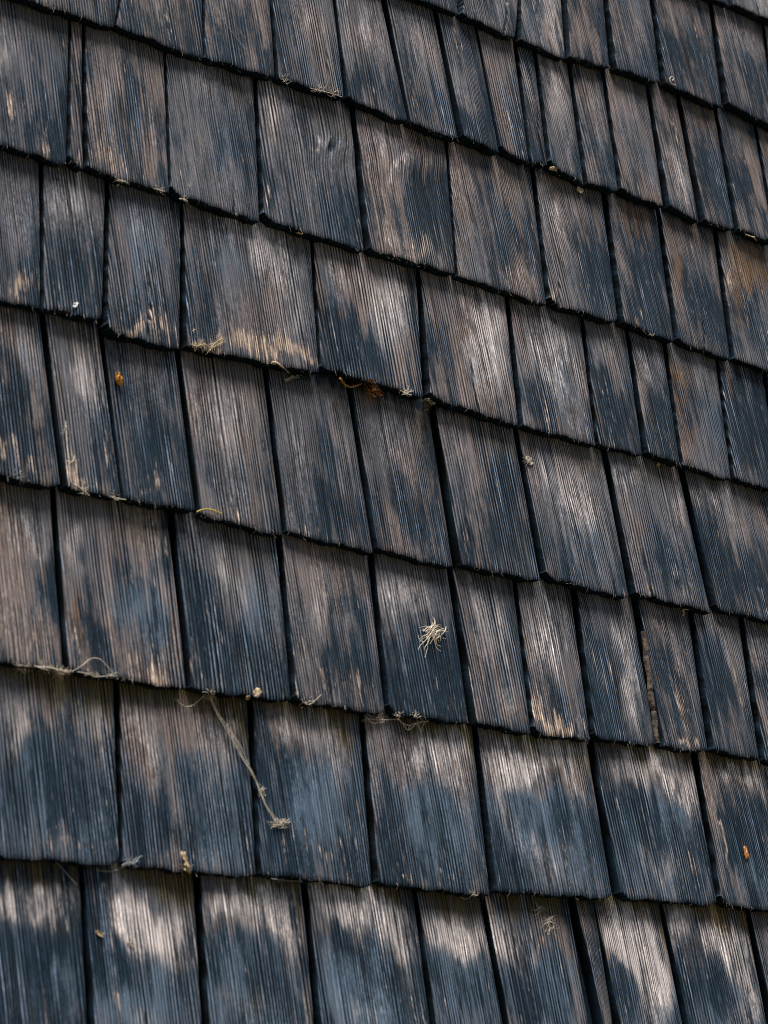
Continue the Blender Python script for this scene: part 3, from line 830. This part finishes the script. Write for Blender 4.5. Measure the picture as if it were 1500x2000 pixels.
# hay tuft in the middle of a shingle
V, F = [], []
r = random.Random(5)
for p in ([(846, 1204), (847, 1216), (843, 1228), (846, 1240)], [(846, 1206), (850, 1218), (845, 1236)], [(828, 1232), (836, 1226), (846, 1224), (856, 1228), (862, 1238)],
          [(830, 1230), (838, 1234), (848, 1230), (858, 1224), (870, 1230)], [(872, 1222), (870, 1232), (860, 1242), (848, 1248)], [(868, 1232), (856, 1236), (846, 1246), (838, 1256)],
          [(850, 1226), (842, 1238), (832, 1250), (822, 1262), (816, 1270)], [(846, 1240), (838, 1250), (834, 1264), (832, 1282)], [(836, 1246), (826, 1254), (820, 1246), (818, 1238)],
          [(846, 1244), (848, 1256), (854, 1264), (861, 1270)], [(850, 1244), (852, 1258), (862, 1264)], [(834, 1228), (842, 1240), (852, 1246), (858, 1240), (856, 1230)],
          [(840, 1244), (836, 1254), (830, 1264), (832, 1274)], [(832, 1234), (840, 1224), (850, 1220), (860, 1226)], [(844, 1214), (840, 1226), (836, 1238)], [(852, 1232), (862, 1230), (868, 1226)]):
    add_tube(V, F, [surface(x + r.uniform(-2, 2), y + r.uniform(-2, 2), r.uniform(.0006, .0035)) for x, y in p], lambda f: 0.00036 * (1.1 - 0.75 * f), 5)
fuzz(V, F, 846, 1234, 18, 24, 8, 0.0002, 0.6, 0.003)
place('dry_grass_tuft', 'pale tangled tuft of dry grass fibres caught in the middle of a shingle', 'grass tuft', V, F, PALEFLUFF)

# russet dried sprig hanging from the butt line
V, F = [], []
add_tube(V, F, path([(664, 738, .002), (672, 750, .004), (684, 756, .005), (697, 753, .006), (708, 748, .005)]), lambda f: 0.0011 * (1 - .4 * f), 6)
add_tube(V, F, path([(720, 760, .006), (722, 774, .006), (726, 790, .003)]), lambda f: 0.0008 * (1.1 - .8 * f), 6)
for s_, (x, y, w, h) in enumerate(((722, 746, 9, 7), (730, 756, 9, 8), (738, 762, 8, 9), (733, 770, 8, 6), (744, 768, 6, 5), (726, 766, 7, 6), (716, 752, 6, 5))):
    add_flake(V, F, [(x + w * math.cos(t) * random.uniform(.7, 1.1), y + h * math.sin(t) * random.uniform(.7, 1.1)) for t in [i * 6.28 / 7 for i in range(7)]], 0.0008, 0.004, 20 + s_, 0.004)
fuzz(V, F, 731, 760, 18, 16, 9, 0.0004, 1.0, 0.005)
place('dried_sprig', 'russet brown crumpled dried sprig hanging from a shingle butt', 'dried sprig', V, F, RUSSET)


def strand(name, label, cat, paths, rad, mat, lift=0.001, fz=()):
    V, F = [], []
    for p in paths:
        add_tube(V, F, path(p, lift), rad, 5)
    for (x, y, n, reach, sd) in fz:
        fuzz(V, F, x, y, n, reach, sd)
    return place(name, label, cat, V, F, mat)


def flake(name, label, cat, outlines, thick, curl, mat, fz=()):
    V, F = [], []
    for i, o in enumerate(outlines):
        add_flake(V, F, o, thick, curl, i * 7 + len(o))
    for (x, y, n, reach, sd) in fz:
        fuzz(V, F, x, y, n, reach, sd)
    return place(name, label, cat, V, F, mat)


strand('plant_stalk', 'curled tan stalk poking from under the widest shingle', 'plant stalk', [[(530, 708, .002), (541, 709, .003), (550, 716, .004), (558, 722, .004), (565, 729, .003)]], lambda f: 0.0011 * (1.1 - .6 * f), STRAW)
flake('leaf_scrap', 'narrow grey tan leaf scrap just below the widest shingle', 'leaf scrap', [[(555, 743), (566, 737), (578, 734), (589, 731), (588, 735), (576, 740), (563, 747)]], 0.0008, 0.002, LICHEN)
flake('lint_clump', 'small grey tan clump hanging at a joint right of the dried sprig', 'lint clump', [[(826, 782), (834, 777), (842, 780), (851, 787), (846, 793), (838, 788), (830, 786)]], 0.0012, 0.003, LICHEN, [(832, 790, 12, 14, 31), (830, 800, 8, 12, 32)])
strand('straw_thread', 'golden straw thread lying along a butt edge at the left', 'straw', [[(384, 1000), (396, 995), (410, 995), (422, 999), (433, 1004)]], 0.0006, YELLOW, 0.0014, [(420, 998, 4, 10, 2)])
strand('curled_tendril', 'small hooked pale tendril under a butt at the right', 'tendril', [[(1333, 1203), (1336, 1197), (1333, 1192), (1338, 1190), (1345, 1190)]], 0.0009, STRAW, 0.002)
flake('yellow_petal', 'tiny yellow petal bit hanging below a butt at the right', 'petal', [[(1285, 903), (1289, 904), (1288, 911), (1285, 917), (1283, 912)]], 0.0006, 0.001, YELLOW)
flake('leaf_scrap', 'pale papery leaf scrap caught on a butt edge in the upper right', 'leaf scrap', [[(1072, 326), (1081, 326), (1090, 328), (1088, 333), (1095, 341), (1092, 345), (1086, 336), (1076, 333)]], 0.0008, 0.003, STRAW)
flake('leaf_scrap', 'tan fluffy leaf scrap just below a butt in the upper right', 'leaf scrap', [[(1128, 364), (1134, 366), (1140, 373), (1135, 380), (1130, 376)]], 0.001, 0.002, STRAW, [(1134, 376, 10, 12, 41)])
flake('dry_seed', 'round tan seed on the butt edge above the long cobweb', 'seed', [[(494, 1352), (499, 1346), (506, 1343), (511, 1349), (509, 1358), (502, 1364), (496, 1361)]], 0.0022, 0.001, STRAW)
flake('dry_seed', 'small tan seed just left of the round seed on the same butt', 'seed', [[(478, 1362), (482, 1358), (488, 1360), (489, 1366), (483, 1369)]], 0.0018, 0.001, STRAW)
flake('wood_flake', 'straw coloured flake on a navy stained shingle at the lower left', 'wood flake', [[(186, 1818), (193, 1816), (203, 1822), (202, 1831), (195, 1828), (190, 1825)]], 0.001, 0.001, STRAW)
flake('lichen_speck', 'pale lichen speck beside the straw coloured flake', 'lichen', [[(249, 1839), (256, 1839), (264, 1847), (262, 1851), (254, 1848)]], 0.0005, 0.0004, LICHEN)
flake('dry_scrap', 'crooked tan scrap clinging near a lower edge at the lower left', 'plant scrap', [[(356, 1662), (361, 1665), (364, 1674), (369, 1682), (374, 1690), (371, 1698), (364, 1694), (360, 1684), (355, 1672)], [(358, 1697), (366, 1696), (375, 1702), (372, 1708), (363, 1703)]], 0.001, 0.0015, STRAW, [(364, 1690, 10, 12, 51)])
flake('lichen_speck', 'pale lichen patch at a lower left corner in the upper middle', 'lichen', [[(733, 471), (739, 468), (745, 475), (748, 486), (754, 493), (748, 497), (738, 492), (732, 488), (736, 480)]], 0.0007, 0.0005, LICHEN)
flake('leaf_scrap', 'flat tan leaf scrap on a butt edge left of centre near the top', 'leaf scrap', [[(577, 453), (584, 453), (592, 457), (590, 462), (582, 458)]], 0.001, 0.001, STRAW)
strand('curled_tendril', 'small pale curl at a shingle corner near the top right', 'tendril', [[(1309, 160), (1308, 154), (1312, 150), (1316, 153), (1313, 158)], [(1307, 158), (1311, 163), (1320, 167)]], 0.0007, LICHEN, 0.0015)
strand('straw_bit', 'short pale straw caught on a butt at the right edge', 'straw', [[(1457, 458), (1464, 461), (1472, 464), (1480, 472)], [(1466, 462), (1474, 463)]], 0.0006, STRAW, 0.002)
flake('lichen_speck', 'pinkish pale lichen speck on a butt at the right', 'lichen', [[(1263, 653), (1270, 650), (1279, 653), (1277, 657), (1267, 656)]], 0.001, 0.001, LICHEN)
flake('lichen_speck', 'tan fuzzy lichen speck near a joint right of centre', 'lichen', [[(1026, 892), (1032, 889), (1038, 894), (1042, 904), (1036, 909), (1029, 903)]], 0.0005, 0.0004, LICHEN, [(1034, 899, 12, 12, 61)])
flake('resin_drop', 'orange resin drop on a dark shingle at the lower right', 'resin drop', [[(1452, 1655), (1456, 1650), (1461, 1658), (1463, 1672), (1460, 1680), (1455, 1678), (1454, 1666)]], 0.0008, 0.0004, RESIN)
strand('plant_fluff', 'pale fluff with a dark seed at the lower right', 'plant fluff', [[(1072, 1826), (1073, 1812), (1070, 1798), (1080, 1790)], [(1062, 1806), (1074, 1800), (1084, 1804)]], 0.0003, COBWEB, 0.002, [(1073, 1800, 22, 16, 71), (1076, 1815, 12, 14, 72), (1055, 1775, 10, 18, 73)])

# cobwebs
strand('cobweb', 'star shaped dusty cobweb stretched under a butt below the grass tuft', 'cobweb',
       [[(715, 1403), (735, 1406), (755, 1406), (778, 1404)], [(778, 1404, .004), (786, 1412, .005), (800, 1417, .005), (812, 1412, .005), (836, 1408, .004)], [(800, 1417, .005), (797, 1426, .003)],
        [(814, 1412, .005), (820, 1424, .004), (823, 1433, .002)], [(836, 1408), (826, 1416), (823, 1433)], [(778, 1390), (781, 1396), (778, 1404)], [(806, 1391), (812, 1398), (815, 1410)], [(786, 1412, .005), (797, 1426, .003), (812, 1414, .005)], [(718, 1402), (726, 1412), (750, 1410)]],
       0.00042, COBWEB, 0.002, [(779, 1398, 16, 12, 81), (812, 1398, 12, 12, 82), (716, 1404, 10, 12, 83), (740, 1405, 12, 14, 85), (822, 1412, 12, 14, 86)])
V, F = [], []
r = random.Random(4)
for i in range(9):
    o = r.uniform(-1, 1)
    P = [(410, 1362), (424, 1392), (443, 1425), (462, 1455), (478, 1485), (492, 1510), (506, 1540), (520, 1575), (540, 1602)]
    w = [1.5, 3, 5, 7, 5, 2, 1.2, 1.2, 4]
    add_tube(V, F, path([(x + o * q + r.uniform(-1, 1), y + r.uniform(-1, 1), 0.0015 + 0.002 * r.random()) for (x, y), q in zip(P, w)]), 0.00014, 4)
fuzz(V, F, 546, 1608, 26, 22, 91, 0.00028, 1.2, 0.0015, 0.5)
fuzz(V, F, 411, 1360, 14, 16, 92, 0.00026)
fuzz(V, F, 512, 1545, 12, 12, 93, 0.00026)
place('cobweb', 'long tan rope of cobweb slanting across two shingles at the lower left', 'cobweb', V, F, COBWEB)
strand('cobweb', 'loose drooping cobweb thread left of the long cobweb rope', 'cobweb', [[(400, 1358), (388, 1368), (376, 1378), (362, 1380), (350, 1372), (347, 1366)]], 0.00035, COBWEB, 0.003, [(348, 1368, 8, 10, 95)])
strand('cobweb', 'dusty greenish cobweb clump along a butt at the left edge', 'cobweb', [[(66, 1300), (84, 1306), (104, 1312), (126, 1318)], [(70, 1302), (96, 1304), (132, 1312)], [(40, 1304), (44, 1312), (50, 1316)]], 0.0004, COBWEB, 0.003,
       [(44, 1303, 24, 18, 101), (85, 1306, 16, 18, 102), (110, 1312, 20, 18, 103), (127, 1314, 20, 14, 104)])
strand('cobweb', 'arched cobweb threads on the dark shingle at the left edge', 'cobweb', [[(140, 1312), (160, 1300), (178, 1286), (196, 1288), (210, 1302), (222, 1316)], [(150, 1312), (172, 1316), (190, 1322), (222, 1318)]], 0.00028, COBWEB, 0.0012, [(190, 1320, 12, 12, 111), (222, 1317, 12, 12, 112), (172, 1312, 8, 10, 113)])
strand('cobweb', 'fine cobweb with one hanging thread left of the star shaped web', 'cobweb', [[(603, 1380), (604, 1410), (603, 1440)], [(592, 1372), (604, 1376), (618, 1366), (628, 1356)]], 0.00026, COBWEB, 0.002, [(601, 1374, 14, 14, 121)])
strand('cobweb', 'tangled tan cobweb on the lower left corner of the widest shingle', 'cobweb', [[(372, 672), (384, 676), (400, 672), (412, 680), (424, 674), (436, 668)], [(376, 646), (382, 643)], [(410, 684), (418, 672), (432, 662), (440, 668)]], 0.0004, STRAW, 0.0016, [(388, 674, 18, 16, 131), (412, 680, 14, 16, 132), (430, 668, 12, 16, 133)])
strand('cobweb', 'pale dusty cobweb on a shingle lower edge near the top left', 'cobweb', [[(221, 356), (232, 352), (246, 355), (254, 362)]], 0.0004, COBWEB, 0.002, [(236, 355, 16, 14, 141)])
strand('cobweb', 'second tiny cobweb scrap further right on the same lower edge near the top left', 'cobweb', [[(302, 368), (312, 371), (322, 374)]], 0.0003, COBWEB, 0.002, [(312, 371, 12, 12, 142)])
strand('cobweb', 'small cobweb knot at a joint under the upper left shingles', 'cobweb', [[(350, 388), (360, 390), (366, 397)]], 0.0004, COBWEB, 0.002, [(361, 393, 18, 12, 151)])
strand('cobweb', 'dusty cobweb fringe along a butt edge at the top, left of the middle', 'cobweb', [[(548, 154), (580, 164), (612, 174), (630, 178), (652, 184), (668, 190)]], 0.0003, COBWEB, 0.002, [(625, 176, 16, 14, 161), (556, 156, 10, 12, 162), (652, 184, 10, 14, 163)])
strand('silk_thread', 'thin pale silk thread slanting across a shingle near the top', 'silk thread', [[(424, 18), (440, 46), (458, 68), (470, 86), (479, 97)]], 0.00018, SILK, 0.001)
strand('silk_thread', 'thin silk thread below a butt at the lower left edge', 'silk thread', [[(92, 1664), (112, 1686), (132, 1708), (150, 1728)]], 0.00018, SILK, 0.003)
strand('silk_thread', 'curved silk thread below a butt near the lower middle', 'silk thread', [[(530, 1716), (560, 1720), (594, 1722), (612, 1732), (626, 1746)]], 0.0002, SILK, 0.003)
strand('cobweb', 'cobweb threads with lint at a lower left corner of a lower shingle', 'cobweb', [[(238, 1690), (250, 1684), (262, 1686), (272, 1674), (278, 1672)], [(190, 1700), (214, 1702), (232, 1698), (246, 1688)]], 0.00026, SILK, 0.0015, [(258, 1684, 14, 14, 171)])
strand('cobweb', 'tan cobweb veins down the left edge of a narrow shingle at the left', 'cobweb', [[(128, 820), (130, 850), (134, 900), (138, 940), (152, 950), (166, 960), (174, 968)], [(130, 900), (142, 902), (146, 888)]], 0.00045, COBWEB, 0.0012, [(128, 840, 10, 12, 191), (140, 904, 10, 14, 192), (165, 958, 14, 14, 193)])
strand('cobweb', 'short tan cobweb scrap on a lower edge, left of the golden straw thread', 'cobweb', [[(214, 970), (232, 974), (246, 976)]], 0.0004, COBWEB, 0.0012, [(225, 972, 10, 14, 194)])
strand('cobweb', 'tiny tan cobweb scrap on a lower edge close to the left frame edge, mid height', 'cobweb', [[(26, 926), (36, 928), (46, 932)]], 0.0004, COBWEB, 0.0012, [(36, 928, 10, 12, 195)])
strand('cobweb', 'small tan cobweb lint on a butt at the lower middle', 'cobweb', [[(900, 1752), (912, 1756), (924, 1746)]], 0.0003, COBWEB, 0.002, [(925, 1746, 12, 10, 201)])
strand('cobweb', 'pale frayed lint under the butt just right of the dried sprig', 'cobweb', [[(782, 762), (792, 768), (804, 772)]], 0.0003, PALEFLUFF, 0.002, [(793, 767, 18, 14, 211)])
